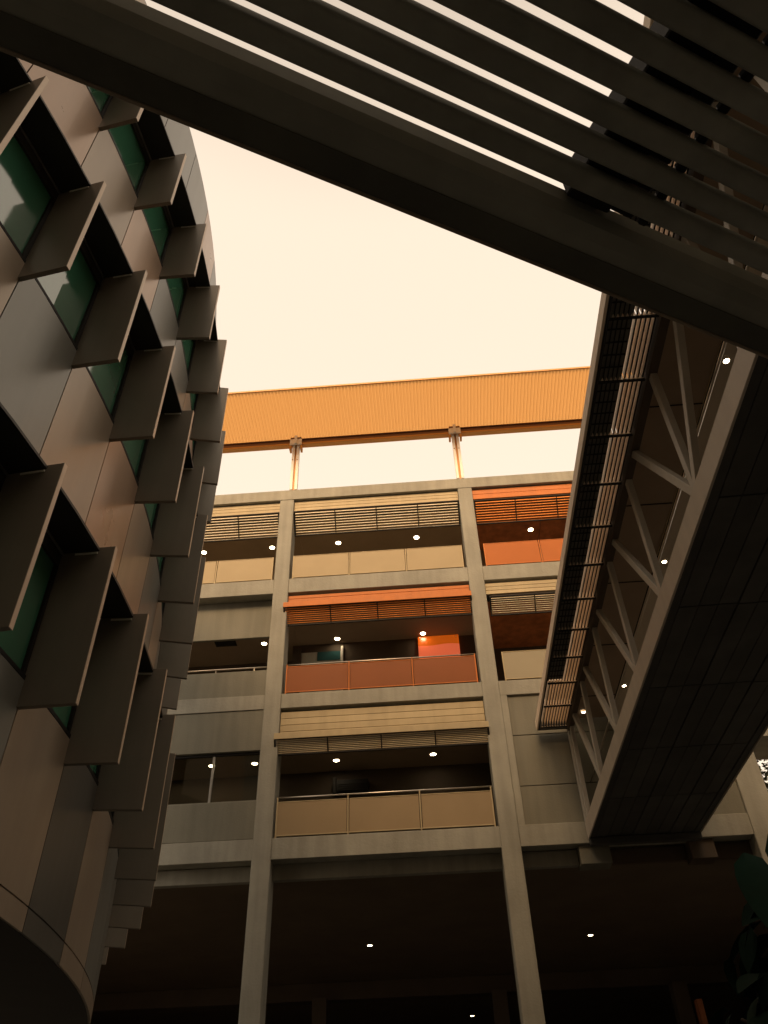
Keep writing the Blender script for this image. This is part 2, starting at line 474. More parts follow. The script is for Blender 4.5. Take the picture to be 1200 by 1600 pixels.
# sunshades: a sloping framed grille of slats under each fascia, stepping back and down into the bay
def sunshade(x0, x1, y0, depth, z, drop, m, lip=False, lipm='tan_panel', nseg=4, ns=9):
    s = fp('sunshade', x0, x1, y0, y0 + 0.03, z - 0.012, z + 0.03, 'black_metal')
    sl = math.hypot(depth, drop)
    W0 = T((x0 + x1) / 2, y0 + depth / 2, z - drop / 2)
    Rs = Matrix.Rotation(-math.atan2(drop, depth), 4, 'X')
    box('frame_bar', x0, x1, y0 + depth - 0.02, y0 + depth + 0.025, z - drop - 0.035, z - drop + 0.01, 'black_metal', s)
    side = box_mesh(0.045, sl - 0.04, 0.05, 'black_metal', 0.004)
    for xc in (x0 + 0.0225, x1 - 0.0225):
        obj('frame_bar', side, s, T(xc - (x0 + x1) / 2, 0, 0) @ W0 @ Rs)
    bar_me = box_mesh(0.03, sl - 0.05, 0.03, 'black_metal', 0.004)
    for i in range(1, nseg):
        xc = x0 + (x1 - x0) * i / nseg
        obj('cross_bar', bar_me, s, T(xc - (x0 + x1) / 2, -0.012, -0.012) @ W0 @ Rs)
    dz, dy = drop / ns, depth / ns
    me = box_mesh(x1 - x0 - 0.10, 0.010, dz * 0.84, 'slat_orange' if m == 'orange_panel' else 'slat_tan', 0.002)
    for i in range(ns):
        obj('slat', me, s, T((x0 + x1) / 2, y0 + 0.035 + dy * (i + 0.3), z - 0.02 - dz * (i + 0.45)) @ Matrix.Rotation(rad(-12), 4, 'X'))
    box('housing', x0 + 0.05, x1 - 0.05, y0 + 0.04, y0 + depth + 0.02, z + 0.04, z + 0.06, 'dark_wall', s, bev=0)
    if lip:
        box('lip', x0, x1, y0 - 0.035, y0 - 0.002, z - 0.015, z + 0.16, lipm, s, bev=0.005)
    return s
sunshade(-10.2, -4.52, YF + 0.03, 0.47, 19.73, 0.68, 'tan_panel')
sunshade(-16.3, -10.7, YF + 0.03, 0.47, 19.73, 0.68, 'tan_panel')
sunshade(-4.02, 1.63, YF + 0.03, 0.47, 19.73, 0.68, 'tan_panel')
sunshade(2.13, 7.7, YF + 0.03, 0.47, 19.67, 0.64, 'orange_panel')
sunshade(-4.13, 1.66, YF - 0.08, 0.36, 15.70, 0.43, 'orange_panel', True, 'orange_panel')
sunshade(2.2, 7.7, YF + 0.04, 0.36, 15.70, 0.44, 'tan_panel')
sunshade(-4.13, 1.69, YF - 0.10, 0.24, 11.36, 0.34, 'tan_panel', True, 'tan_panel')

# balustrades
def balustrade(x0, x1, z0, z1, m, rail=True, nb=3, railz=None, frame='tan_panel'):
    railz = railz or z1 + 0.07
    b = fp('balustrade', x0, x1, YF + 0.05, YF + 0.075, z0 + 0.045, z0 + 0.07, frame, bev=0.004)
    w = (x1 - x0) / nb
    for i in range(nb):
        a = x0 + i * w
        box('mesh_panel', a + 0.035, a + w - 0.035, YF + 0.058, YF + 0.066, z0 + 0.072, z1 - 0.024, m, b, bev=0)
        box('top_frame', a + 0.036, a + w - 0.036, YF + 0.05, YF + 0.075, z1 - 0.022, z1, frame, b, bev=0.004)
    for i in range(nb + 1):
        xc = min(max(x0 + i * w, x0 + 0.017), x1 - 0.017)
        box('post', xc - 0.017, xc + 0.017, YF + 0.045, YF + 0.08, z0 + 0.0, (railz - 0.02) if rail else z1, frame, b, bev=0.004)
    if rail:
        me = tube_mesh([(x0 - 0.02, 0, 0), (x1 + 0.02, 0, 0)], 0.022, 'steel', 10)
        obj('handrail', me, b, T(0, YF + 0.12, railz))
    return b
balustrade(-10.15, -4.58, 16.87, 17.80, 'veil_tan', False)
balustrade(-16.3, -10.75, 16.87, 17.80, 'veil_tan', False)
balustrade(-3.94, 1.55, 16.87, 17.80, 'veil_tan', False)
balustrade(2.24, 7.6, 16.87, 17.80, 'veil_orange', False, frame='orange_panel')
balustrade(-3.94, 1.56, 12.79, 13.68, 'veil_red', True, railz=13.76, frame='orange_panel')
balustrade(2.32, 7.6, 12.79, 13.74, 'veil_grey', False)
balustrade(-3.97, 1.57, 8.77, 9.69, 'veil_brown', True, railz=9.82)

# solid left bays
for a, b in BAYS[:2]:
    fp('wall_panel', a, b, YF + 0.36, YF + 0.46, 14.95, 16.31, 'render_wall')
    fp('wall_panel', a, b, YF + 0.06, YF + 0.22, 12.795, 13.62, 'render_wall')
    fp('wall_panel', a, b, YF + 0.05, YF + 0.35, 11.14, 12.33, 'render_wall')
    fp('wall_panel', a, b, YF + 0.05, YF + 0.35, 8.782, 9.76, 'render_wall')
    hr = obj('handrail', tube_mesh([(a, 0, 0), (b, 0, 0)], 0.022, 'steel', 10), F, T(0, YF + 0.14, 13.76))
    for i in range(1, 6):
        x = a + (b - a) * (i - 0.35) / 5
        box('stanchion', x - 0.014, x + 0.014, YF + 0.125, YF + 0.155, 13.622, 13.738, 'steel', hr, bev=0.003)
    # strip window
    wd = fp('window', a, b, YF + 0.12, YF + 0.18, 11.06, 11.135, 'black_metal')
    xm = (a + b) / 2 + 1.58
    for x0, x1 in ((a + 0.035, xm - 0.03), (xm + 0.03, b - 0.035)):
        box('pane', x0, x1, YF + 0.146, YF + 0.154, 9.80, 11.055, 'glass', wd, bev=0)
    box('mullion', xm - 0.03, xm + 0.03, YF + 0.12, YF + 0.18, 9.80, 11.055, 'alu', wd, bev=0.004)
    box('mullion', a + 0.002, a + 0.032, YF + 0.12, YF + 0.18, 9.80, 11.055, 'black_metal', wd, bev=0.004)
    box('mullion', b - 0.032, b - 0.002, YF + 0.12, YF + 0.18, 9.80, 11.055, 'black_metal', wd, bev=0.004)
    box('sill', a + 0.002, b - 0.002, YF + 0.10, YF + 0.2, 9.762, 9.797, 'render_wall', wd, bev=0.004)
# solid right bay beside the footbridge
fp('wall_panel', 2.116, 7.72, YF + 0.09, YF + 0.35, 11.165, 12.335, 'render_wall')
fp('wall_panel', 2.116, 7.72, YF + 0.09, YF + 0.35, 9.775, 11.15, 'render_wall')
fp('wall_panel', 2.116, 7.72, YF + 0.09, YF + 0.35, 8.775, 9.76, 'render_wall')
fp('pilaster', 2.117, 2.3, YF + 0.03, YF + 0.085, 8.26, 12.78, 'concrete')

# door and glazed wall at the back of the middle gallery
dw = fp('window', -4.02, -3.94, 22.33, 22.44, 12.82, 15.72, 'dark_wall')
box('frame', -2.62, -2.54, 22.34, 22.44, 12.82, 15.72, 'white_paint', dw)
box('blind', -3.93, -2.63, 22.40, 22.44, 12.9, 15.30, 'glass_grey', dw) if 'glass_grey' in M else None
M['glass_grey'] = mat('grey_blind', (0.62, 0.64, 0.58), 0.6, var=0.08)
M['glass_blue'] = mat('dim_blue_pane', (0.04, 0.12, 0.13), 0.1, var=0.2)
box('blind', -3.93, -2.63, 22.41, 22.44, 12.9, 15.58, 'glass_grey', dw, bev=0.004)
box('pane', -3.40, -2.64, 22.395, 22.408, 15.24, 15.57, 'glass_blue', dw, bev=0)

# floating roof over the top floor
ZR = lambda y: 23.36 + (20.0 - y) * 0.14
pitch = 0.12
x = -18.0
sec_x = []
while x < 14.0:
    sec_x += [(x, 0), (x + pitch * 0.42, 0), (x + pitch * 0.5, 0.022), (x + pitch * 0.92, 0.022)]
    x += pitch
verts, faces = [], []
for xx, h in sec_x:
    verts += [(xx, 17.93, ZR(17.93) + h), (xx, 20.26, ZR(20.26) + h)]
for i in range(len(sec_x) - 1):
    faces.append((2 * i, 2 * i + 1, 2 * i + 3, 2 * i + 2))
obj('roof_sheet', mesh_from('roof_sheet', verts, faces, 'roof_sheet'), F, T(0, 0, 0))
fp('roof_edge_trim', -18, 14, 17.88, 17.925, ZR(17.9) - 0.02, ZR(17.9) + 0.07, 'beam_orange')
rb = fp('roof_beam', -18, 14, 20.02, 20.06, 23.06, 23.27, 'beam_brown')
box('flange', -18, 14, 19.96, 20.12, 23.275, 23.30, 'beam_brown', rb)
box('flange', -18, 14, 19.94, 20.14, 22.97, 23.055, 'beam_orange', rb)
for xc in (-16.6, -10.4, -4.08, 1.78, 7.95):
    p = fp('roof_post', xc - 0.13, xc - 0.035, YF - 0.02, YF + 0.16, 20.735, 23.02, 'white_paint')
    box('post_plate', xc + 0.035, xc + 0.13, YF - 0.02, YF + 0.16, 20.735, 23.02, 'white_paint', p)
    box('post_web', xc - 0.034, xc + 0.034, YF + 0.05, YF + 0.08, 20.75, 23.0, 'beam_orange', p)
    box('bracket', xc - 0.22, xc + 0.22, YF - 0.11, YF - 0.065, 22.93, 23.22, 'white_paint', p)
    box('bracket', xc - 0.05, xc + 0.05, YF - 0.16, YF - 0.112, 22.95, 23.36, 'white_paint', p)
    box('bracket_cap', xc - 0.2, xc + 0.2, YF - 0.12, YF - 0.03, 23.225, 23.3, 'beam_brown', p)
    for dx in (-0.09, 0.08):
        box('bolt', xc + dx - 0.018, xc + dx + 0.018, YF - 0.03, YF - 0.021, 22.2, 22.24, 'beam_brown', p, bev=0.004)
    for s in (-1, 1):
        box('bracket_ear', xc + s * 0.2 - 0.035, xc + s * 0.2 + 0.035, YF - 0.08, YF + 0.14, 22.72, 22.92, 'beam_orange', p)

# ---------------------------------------------------------------- downlights
def disc(r, m, z=0, h=0.012, seg=20):
    k = ('disc', r, m, h)
    if k in CACHE: return CACHE[k]
    v = []; 
    for zz in (0, h):
        for i in range(seg):
            t = 2 * math.pi * i / seg
            v.append((r * math.cos(t), r * math.sin(t), zz))
    f = [tuple(range(seg))[::-1], tuple(range(seg, 2 * seg))] + [(i, (i + 1) % seg, seg + (i + 1) % seg, seg + i) for i in range(seg)]
    CACHE[k] = mesh_from('disc', v, f, m)
    return CACHE[k]
def ring(r0, r1, m, h=0.018, seg=20):
    k = ('ring', r0, r1, m)
    if k in CACHE: return CACHE[k]
    v = []
    for r, zz in ((r0, 0), (r1, 0), (r1, h), (r0, h)):
        for i in range(seg):
            t = 2 * math.pi * i / seg
            v.append((r * math.cos(t), r * math.sin(t), zz))
    f = []
    for a in range(4):
        b = (a + 1) % 4
        for i in range(seg):
            j = (i + 1) % seg
            f.append((a * seg + i, a * seg + j, b * seg + j, b * seg + i))
    CACHE[k] = mesh_from('ring', v, f, m)
    return CACHE[k]
def downlight(x, y, z, label, r=0.085, group='round downlights glowing in the gallery ceilings'):
    t = thing('downlight', label, 'ceiling light', (x, y, z), group)
    obj('diffuser', disc(r, 'lamp'), t, T(x, y, z - 0.014))
    obj('trim_ring', ring(r + 0.002, r + 0.03, 'white_paint'), t, T(x, y, z - 0.02))
    return t
G4, G3, G2 = 19.8, 15.9, 11.9
for x, y, z, lab in [
    (-2.7, 21.93, G4, 'lit downlight in top floor middle balcony ceiling, the one further left'),
    (0.12, 21.91, G4, 'lit downlight in top floor middle balcony ceiling, the one further right'),
    (-5.1, 21.95, G4, 'lit downlight in top left balcony ceiling beside the concrete column'),
    (-7.6, 21.97, G4, 'lit downlight in top left balcony ceiling at the edge of the curved building'),
    (4.2, 21.9, G4, 'lit downlight in the red timber ceiling of the top right balcony'),
    (-2.72, 22.16, G3, 'lit downlight above the grey blind behind the red balustrade'),
    (0.11, 22.16, G3, 'lit downlight just above the orange poster behind the red balustrade'),
    (-5.15, 22.18, G3, 'lit downlight in the unlouvred left gallery beside the column'),
    (-7.7, 22.2, G3, 'lit downlight in the unlouvred left gallery touching the curved building'),
    (-2.75, 22.6, G2, 'lit downlight over lowest tan balustrade, left of the pair'),
    (0.16, 22.55, G2, 'lit downlight over lowest tan balustrade, right of the pair'),
    (-5.2, 22.5, G2, 'lit downlight behind the strip window next to the column'),
    (-6.5, 22.5, G2, 'lit downlight seen right behind the strip window mullion'),
    (-7.8, 22.55, G2, 'lit downlight behind the strip window at its far left end'),
    (-2.18, 27.1, 7.9, 'lit downlight in dark undercroft ceiling between the two columns'),
    (4.6, 27.15, 7.9, 'lit downlight in dark undercroft ceiling below the footbridge end'),
    (1.14, 39.5, 7.9, 'small lit downlight deep in the undercroft near the picture bottom')]:
    downlight(x, y, z, lab, r=0.085 if z > 8 else 0.07)
for x, y, lab in [(5.08, 8.08, 'lit downlight under footbridge roof nearest the dark canopy edge'),
                  (5.10, 13.2, 'lit downlight under footbridge roof at mid span behind the truss'),
                  (5.07, 18.3, 'small lit downlight under footbridge roof towards its far end'),
                  (4.2, 19.6, 'bright lit downlight where the footbridge meets the concrete building')]:
    downlight(x, y, 11.49, lab, r=0.045, group='downlights under the footbridge roof')

# things in the galleries
po = box('poster', -0.07, 1.27, 22.33, 22.36, 14.72, 15.88, 'poster', None, bev=0.004)
tag(po, 'orange poster panel with darker wavy band, behind the red balustrade', 'poster')
po.name = 'poster'
pc = []
for x in (0.0, 1.19):
    box('corner_fixing', x - 0.02, x + 0.02, 22.318, 22.329, 15.80, 15.84, 'white_paint', po, bev=0.003)
v = thing('ceiling_vent', 'dark square vent in ceiling of the unlouvred left gallery', 'vent', (-6.4, 21.95, 15.9))
box('vent_frame', -6.75, -6.05, 21.6, 22.2, 15.872, 15.896, 'black_metal', v)
for i in range(6):
    box('vent_blade', -6.70, -6.10, 21.65 + i * 0.09, 21.70 + i * 0.09, 15.855, 15.868, 'dark_gap', v, bev=0.002)
ac = thing('wall_unit', 'dark boxy air conditioning unit on back wall above lowest tan balustrade', 'air conditioner', (-2.3, 23.3, 11.1))
box('casing', -2.80, -1.84, 23.1, 23.39, 11.13, 11.49, 'black_metal', ac)
box('end_cap', -2.91, -2.805, 23.08, 23.39, 11.09, 11.57, 'dark_gap', ac)
for i in range(4):
    box('outlet_blade', -2.75, -1.89, 23.085, 23.097, 11.16 + i * 0.06, 11.195 + i * 0.06, 'dark_gap', ac, bev=0.002)
nb = thing('notice_box', 'small red box on back wall seen through strip window', 'box', (-5.65, 23.35, 10.75))
box('body', -5.75, -5.55, 23.28, 23.39, 10.75, 10.92, 'red_panel', nb)
box('cover', -5.73, -5.57, 23.265, 23.278, 10.77, 10.90, 'timber', nb)

# ---------------------------------------------------------------- curved clad building on the left
CX, CY, RW, RF = -20.03, 7.0, 16.12, 16.70
B = thing('curved_building', 'curved bronze clad building with rows of vertical window fins at the left', 'building', (CX, CY, 0))
def cyl(th, r, z): return Vector((CX + r * math.cos(th), CY + r * math.sin(th), z))
def curved(name, t0, t1, r0, r1, z0, z1, m, parent=B, seg=3):
    v, f = [], []
    for i in range(seg + 1):
        t = t0 + (t1 - t0) * i / seg
        for r in (r0, r1):
            for z in (z0, z1):
                v.append(cyl(t, r, z) - Vector((CX, CY, 0)))
    for i in range(seg):
        a, b = 4 * i, 4 * i + 4
        f += [(a, b, b + 1, a + 1), (a + 2, a + 3, b + 3, b + 2), (a, a + 2, b + 2, b), (a + 1, b + 1, b + 3, a + 3)]
    f += [(0, 1, 3, 2), (4 * seg, 4 * seg + 2, 4 * seg + 3, 4 * seg + 1)]
    me = mesh_from(name, v, f, m)
    return obj(name, me, parent, T(CX, CY, 0))
SILL = 0.31                      # the fins hang down below the window sills
T0, T1 = -0.45, 0.70
ROWS = [('a', 13.36, 15.02, 0.0, 0.0757), ('b', 9.36, 11.32, -0.004, 0.0757), ('c', 5.36, 7.30, -0.018, 0.0797)]
curved('structural_wall', T0, T1, RW - 0.9, RW - 0.14, 3.75, 18.0, 'dark_gap', seg=40)
curved('parapet_cap', T0, T1, RW - 1.0, RW - 0.002, 18.0, 18.03, 'clad_b', seg=40)
curved('underside', T0, T1, 9.0, RW - 0.03, 3.70, 3.745, 'hood', seg=40)
curved('base_wall', T0, T1, 12.6, 12.9, 0.0, 3.69, 'dark_wall', seg=40)
fixed = {('p1', -1): 'clad_b', ('p1', 0): 'clad_a', ('p1', 1): 'clad_c', ('p1', 2): 'clad_a', ('p2', -1): 'clad_a', ('p2', 0): 'clad_c', ('p0', -1): 'clad_b', ('p0', 0): 'clad_b', ('p0', 1): 'clad_a', ('p0', 2): 'clad_d', ('p0', 3): 'clad_a', ('p2', -2): 'clad_c', ('pb', 2): 'clad_d', ('pb', 1): 'clad_a', ('pb', 3): 'clad_a', ('pb', 0): 'clad_b'}  # bottom row: greyer panels also deepen the shade at lower left
def band(key, z0, z1, ph, pt):
    k = int((T0 - ph) / pt) + 1
    while ph + (k + 1) * pt < T1:
        t0, t1 = ph + k * pt, ph + (k + 1) * pt
        m = fixed.get((key, k + 1)) or random.choice(['clad_a', 'clad_b', 'clad_c', 'clad_b'])
        curved('cladding_panel', t0 + 0.0005, t1 - 0.0005, RW - 0.05, RW, z0 + 0.008, z1 - 0.008, m)
        k += 1
band('pb', 3.70, 3.93, -0.018, 0.0797)
band('p0', 3.93, 5.36 + SILL - 0.015, -0.018, 0.0797)
band('p1', 7.34, 9.36 + SILL - 0.015, -0.004, 0.0757)
band('p2', 11.36, 13.36 + SILL - 0.015, 0.0, 0.0757)
band('p3', 15.06, 18.0, 0.0, 0.0757)
for key, zs, zt, ph, pt in ROWS:
    k = int((T0 - ph) / pt) + 1
    fin_me = box_mesh(RF - RW + 0.08, 0.058, zt - zs, 'fin', 0.004)
    tick_me = box_mesh(0.26, 0.012, 0.024, 'white_paint', 0.002)
    while ph + k * pt < T1 - 0.04:
        t = ph + k * pt
        # the fin is a vertical plate standing out from the wall
        Wf = Matrix.Translation(cyl(t, (RW - 0.08 + RF) / 2, (zs + zt) / 2)) @ Matrix.Rotation(t, 4, 'Z')
        fn = obj('fin', fin_me, B, Wf)
        obj('fin_lit_edge', box_mesh(0.006, 0.058, zt - zs, 'fin_lit_edge', 0.002), fn, Matrix.Translation(cyl(t, RF + 0.0035, (zs + zt) / 2)) @ Matrix.Rotation(t, 4, 'Z'))  # pale strip painted as the lit outer edge of the fin
        Wt = Matrix.Translation(cyl(t, RW + 0.27, zt - 0.085)) @ Matrix.Rotation(t, 4, 'Z') @ T(0, -0.037, 0)
        obj('fin_clip', tick_me, fn, Wt)
        # window cell between this fin and the one before it
        a, b = t - pt + 0.0019, t - 0.0019
        w = curved('window', a, b, RW - 0.055, RW - 0.045, zs + SILL + 0.03, zt - 0.02, 'green_glass', seg=2)
        curved('frame_sill', a, b, RW - 0.044, RW + 0.004, zs + SILL - 0.018, zs + SILL + 0.03, 'black_metal', w, 2)
        curved('frame_head', a, b, RW - 0.043, RW - 0.012, zt - 0.24, zt - 0.06, 'hood', w, 2)
        curved('head_strip', a, b, RW - 0.01, RW + 0.012, zt - 0.080, zt - 0.062, 'alu', w, 2)
        curved('jamb', a, a + 0.0032, RW - 0.043, RW - 0.01, zs + SILL + 0.032, zt - 0.25, 'black_metal', w, 1)
        curved('jamb', b - 0.0032, b, RW - 0.043, RW - 0.01, zs + SILL + 0.032, zt - 0.25, 'black_metal', w, 1)
        curved('hood', a, b, RW + 0.014, RF - 0.17, zt - 0.055, zt - 0.02, 'hood', B, 2)
        curved('hood_trim', a, b, RW - 0.03, RW + 0.011, zt - 0.055, zt + 0.04, 'hood', B, 2)
        k += 1

# ---------------------------------------------------------------- footbridge
BX0, BX1, BZ = 3.75, 6.45, 8.32
Y0, Y1 = -7.0, 19.99
P = thing('footbridge', 'covered steel truss footbridge with louvred sunscreen running into the concrete building', 'footbridge', (5.1, 6.5, 8.32))
def bp(name, x0, x1, y0, y1, z0, z1, m, parent=P, bev=0.008):
    return box(name, x0, x1, y0, y1, z0, z1, m, parent, bev)
bp('bottom_chord', BX0 - 0.005, BX0 + 0.03, Y0, Y1, BZ - 0.01, BZ + 0.40, 'bridge_steel')
bp('bottom_chord', BX1 - 0.03, BX1 + 0.005, Y0, Y1, BZ - 0.01, BZ + 0.40, 'bridge_steel')
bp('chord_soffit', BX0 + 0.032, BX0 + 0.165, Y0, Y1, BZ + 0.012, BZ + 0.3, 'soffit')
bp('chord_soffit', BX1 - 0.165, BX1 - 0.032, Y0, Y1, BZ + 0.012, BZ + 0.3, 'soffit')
bp('chord_top', BX0 + 0.032, BX0 + 0.165, Y0, Y1, BZ + 0.32, BZ + 0.388, 'bridge_steel')
bp('deck', BX0 + 0.17, BX1 - 0.17, Y0, Y1, BZ + 0.14, BZ + 0.38, 'dark_wall', bev=0)
# soffit boards, laid lengthwise in bays
nx, ny = 8, 11
wx = (BX1 - BX0 - 0.34) / nx
wy = (Y1 - Y0) / ny
for i in range(nx):
    for j in range(ny):
        xa = BX0 + 0.17 + i * wx
        ya = Y0 + j * wy
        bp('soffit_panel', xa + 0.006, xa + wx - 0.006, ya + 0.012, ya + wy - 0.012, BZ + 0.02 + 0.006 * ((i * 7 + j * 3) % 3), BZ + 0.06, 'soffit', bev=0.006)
bp('end_plate', BX0 + 0.02, BX1 - 0.02, 19.86, 20.01, BZ - 0.16, BZ + 0.005, 'soffit')
bp('soffit_backing', BX0 + 0.165, BX1 - 0.165, Y0, Y1, BZ + 0.075, BZ + 0.10, 'dark_gap', bev=0)
bp('top_chord', BX0, BX0 + 0.14, Y0, Y1, 11.10, 11.36, 'dark_wall')
bp('top_chord', BX1 - 0.14, BX1, Y0, Y1, 11.10, 11.36, 'bridge_steel')
bp('ceiling', BX0 + 0.145, 4.92, Y0, Y1, 11.50, 11.54, 'bridge_ceil', bev=0)
bp('ceiling', 5.0, BX1 - 0.145, Y0, Y1, 11.49, 11.54, 'bridge_strip', bev=0)
bp('ceiling_slot', 4.925, 4.995, Y0, Y1, 11.52, 11.54, 'dark_gap', bev=0)
bp('slot_trim', 4.912, 4.924, Y0, 13.0, 11.482, 11.52, 'tan_panel', bev=0.002)
bp('roof', BX0 - 0.02, BX1 + 0.1, Y0, Y1, 11.545, 11.75, 'bridge_steel')
for i in range(11):
    ya = Y0 + (i + 0.5) * (Y1 - Y0) / 11
    bp('ceiling_joint', BX0 + 0.146, 4.915, ya - 0.012, ya + 0.012, 11.485, 11.499, 'dark_gap', bev=0.002)
nodes = [7.99 + 2.335 * i for i in range(-6, 6)]
for xx in (BX0 + 0.075, BX1 - 0.075):
    for i, y in enumerate(nodes):
        bar('truss_post', (xx, y, BZ + 0.40), (xx, y - 0.02, 11.10), 0.13, 0.10, 'truss', P)
        if i < 6:
            bar('truss_diagonal', (xx, y - 0.05, BZ + 0.41), (xx, y - 1.65, 11.12), 0.13, 0.10, 'truss', P)
        elif y + 1.65 < Y1:
            bar('truss_diagonal', (xx, y + 0.05, BZ + 0.41), (xx, y + 1.65, 11.12), 0.13, 0.10, 'truss', P)
        if i == 6:
            bar('truss_diagonal', (xx, y - 0.05, BZ + 0.41), (xx, y - 1.6, 11.12), 0.13, 0.10, 'truss', P)
bp('end_post', BX0 - 0.004, BX0 + 0.13, 19.84, Y1, BZ + 0.41, 11.09, 'truss')
# glazing rail and handrail inside
obj('handrail', tube_mesh([(BX0 + 0.35, Y0, 9.75), (BX0 + 0.35, Y1, 9.75)], 0.022, 'steel', 8), P, T(0, 0, 0))
# sunscreen
SX0, SX1, SZ = 2.925, 3.735, 11.17
sc = bp('sunscreen', SX0, SX0 + 0.045, Y0, 19.86, SZ - 0.02, SZ + 0.24, 'blade')
box('inner_beam', SX0 + 0.05, SX0 + 0.085, Y0, 19.80, SZ - 0.005, SZ + 0.2, 'black_metal', sc)
box('end_beam', SX0 + 0.05, SX1 + 0.01, 19.805, 19.86, SZ - 0.02, SZ + 0.24, 'black_metal', sc)
ribs = [19.72 - 1.165 * i for i in range(23)]
nbl = 10
pb = (SX1 - SX0 - 0.125) / nbl
for i, y in enumerate(ribs):
    box('rib', SX0 + 0.09, SX1 - 0.002, y - 0.016, y + 0.016, SZ - 0.03, SZ + 0.012, 'black_metal', sc, bev=0.004)
for j in range(nbl):
    xc = SX0 + 0.125 + pb * (j + 0.5)
    for i in range(len(ribs) - 1):
        yb, ya = ribs[i] - 0.03, ribs[i + 1] + 0.03
        if ya < -3: continue
        if j < 5 and i >= 2:
            continue
        zz = SZ + 0.125
        box('blade', xc - 0.009, xc + 0.009, ya, yb, zz - 0.10, zz + 0.10, 'blade', sc, bev=0.002)
        box('blade_edge', xc - 0.011, xc + 0.011, ya, yb, zz - 0.112, zz - 0.101, 'black_metal', sc, bev=0.002)
        # bracket under the rib
for j in range(nbl):
    xc = SX0 + 0.125 + pb * (j + 0.5)
    for i, y in enumerate(ribs):
        if y < -3: continue
        v = [(-0.03, -0.028, 0), (0.012, -0.028, 0), (0.012, -0.028, 0.075), (-0.03, -0.02, 0), (0.012, -0.02, 0), (0.012, -0.02, 0.075)]
        f = [(0, 1, 2), (5, 4, 3), (0, 3, 4, 1), (1, 4, 5, 2), (2, 5, 3, 0)]
        if 'brk' not in CACHE: CACHE['brk'] = mesh_from('bracket', v, f, 'blade')
        obj('blade_bracket', CACHE['brk'], sc, T(xc, y, SZ + 0.0))
# black mesh infill over the outer half of the screen
for i in range(2, len(ribs) - 1):
    yb, ya = ribs[i] - 0.001, ribs[i + 1] + 0.001
    if ya < -3: continue
    xa, xb = SX0 + 0.118, SX0 + 0.125 + pb * 5 - 0.01
    g = box('mesh_infill', xa, xb, ya, yb, SZ + 0.10, SZ + 0.11, 'mesh', sc, bev=0)
    v, f = [], []
    def addb(x0, x1, y0, y1, z0, z1):
        s = len(v)
        v.extend([(x0, y0, z0), (x1, y0, z0), (x1, y1, z0), (x0, y1, z0), (x0, y0, z1), (x1, y0, z1), (x1, y1, z1), (x0, y1, z1)])
        f.extend([(s, s + 3, s + 2, s + 1), (s + 4, s + 5, s + 6, s + 7), (s, s + 1, s + 5, s + 4), (s + 1, s + 2, s + 6, s + 5), (s + 2, s + 3, s + 7, s + 6), (s + 3, s, s + 4, s + 7)])
    L = yb - ya; Wd = xb - xa
    if 'mesh_bars' not in CACHE:
        for q in range(6):
            xx = -Wd / 2 + Wd * q / 5
            addb(xx - 0.007, xx + 0.007, -L / 2, L / 2, -0.03, -0.008)
        for q in range(1, 5):
            yy = -L / 2 + L * q / 5
            addb(-Wd / 2, Wd / 2, yy - 0.008, yy + 0.008, -0.052, -0.032)
        CACHE['mesh_bars'] = mesh_from('mesh_bars', v, f, 'black_metal')
    obj('mesh_bars', CACHE['mesh_bars'], sc, T((xa + xb) / 2, (ya + yb) / 2, SZ + 0.10))

# ---------------------------------------------------------------- slatted canopy overhead
ANG = math.atan2(0.4617, 0.887)
CW = Matrix.Rotation(ANG, 4, 'Z')            # local x along the slats, local y outward
K = thing('slatted_canopy', 'dark slatted shade canopy with deep edge beam overhead', 'canopy', (0, 0, 0), W=CW)
ZC = 5.0
AL0, AL1 = -6.0, 7.0
def cp(name, me, x=0, y=0, z=0, parent=K): return obj(name, me, parent, CW @ T(x, y, z))
sec = [(1.545, 5.012), (1.43, 5.012), (1.36, 5.022), (1.305, 5.06), (1.275, 5.12), (1.262, 5.21), (1.545, 5.21)]
cp('edge_beam', prism_mesh('edge_beam', sec, AL0, AL1, 'fascia'))
cp('edge_shade_strip', box_mesh(AL1 - AL0, 0.125, 0.009, 'flange_shade', 0.002), (AL0 + AL1) / 2, 1.483, 5.0065)  # dark strip standing in for shade under the beam
cp('edge_lip', box_mesh(AL1 - AL0, 0.016, 0.034, 'lip', 0.003), (AL0 + AL1) / 2, 1.555, 5.012)
S = 0.1375
w, h = 0.101, 0.108
rs = []
for i in range(24):
    t = 2 * math.pi * i / 24
    c, s_ = math.cos(t), math.sin(t)
    rs.append((w / 2 * math.copysign(abs(c) ** 0.55, c), h / 2 * math.copysign(abs(s_) ** 0.55, s_)))
slat_me = prism_mesh('slat', rs, AL0, AL1, 'slat')
for p in slat_me.polygons:
    if len(p.vertices) == 4: p.use_smooth = True
clip_me = box_mesh(0.13, S - w + 0.03, 0.05, 'black_metal', 0.01)
bolt_me = box_mesh(0.05, 0.05, 0.05, 'black_metal', 0.012)
for i in range(22):
    yc = 1.195 - S * (i + 0.5)
    cp('slat', slat_me, 0, yc, ZC + h / 2)
    cp('clip', clip_me, 1.86, yc + S / 2, ZC + h + 0.03)
    cp('bolt', bolt_me, 1.96, yc + S / 2, ZC + h - 0.02)
for xx in (1.685, -3.2, 5.6):
    cp('purlin', box_mesh(0.235, 3.4, 0.19, 'black_metal', 0.008), xx, -0.45, ZC + h + 0.006 + 0.095)
for xx in (-3.2, 1.685, 5.6):
    cp('canopy_post', box_mesh(0.14, 0.14, 5.1, 'fascia', 0.01), xx, -1.95, 2.55)
cp('rear_beam', box_mesh(AL1 - AL0, 0.12, 0.22, 'fascia', 0.01), (AL0 + AL1) / 2, -2.1, ZC + 0.22)

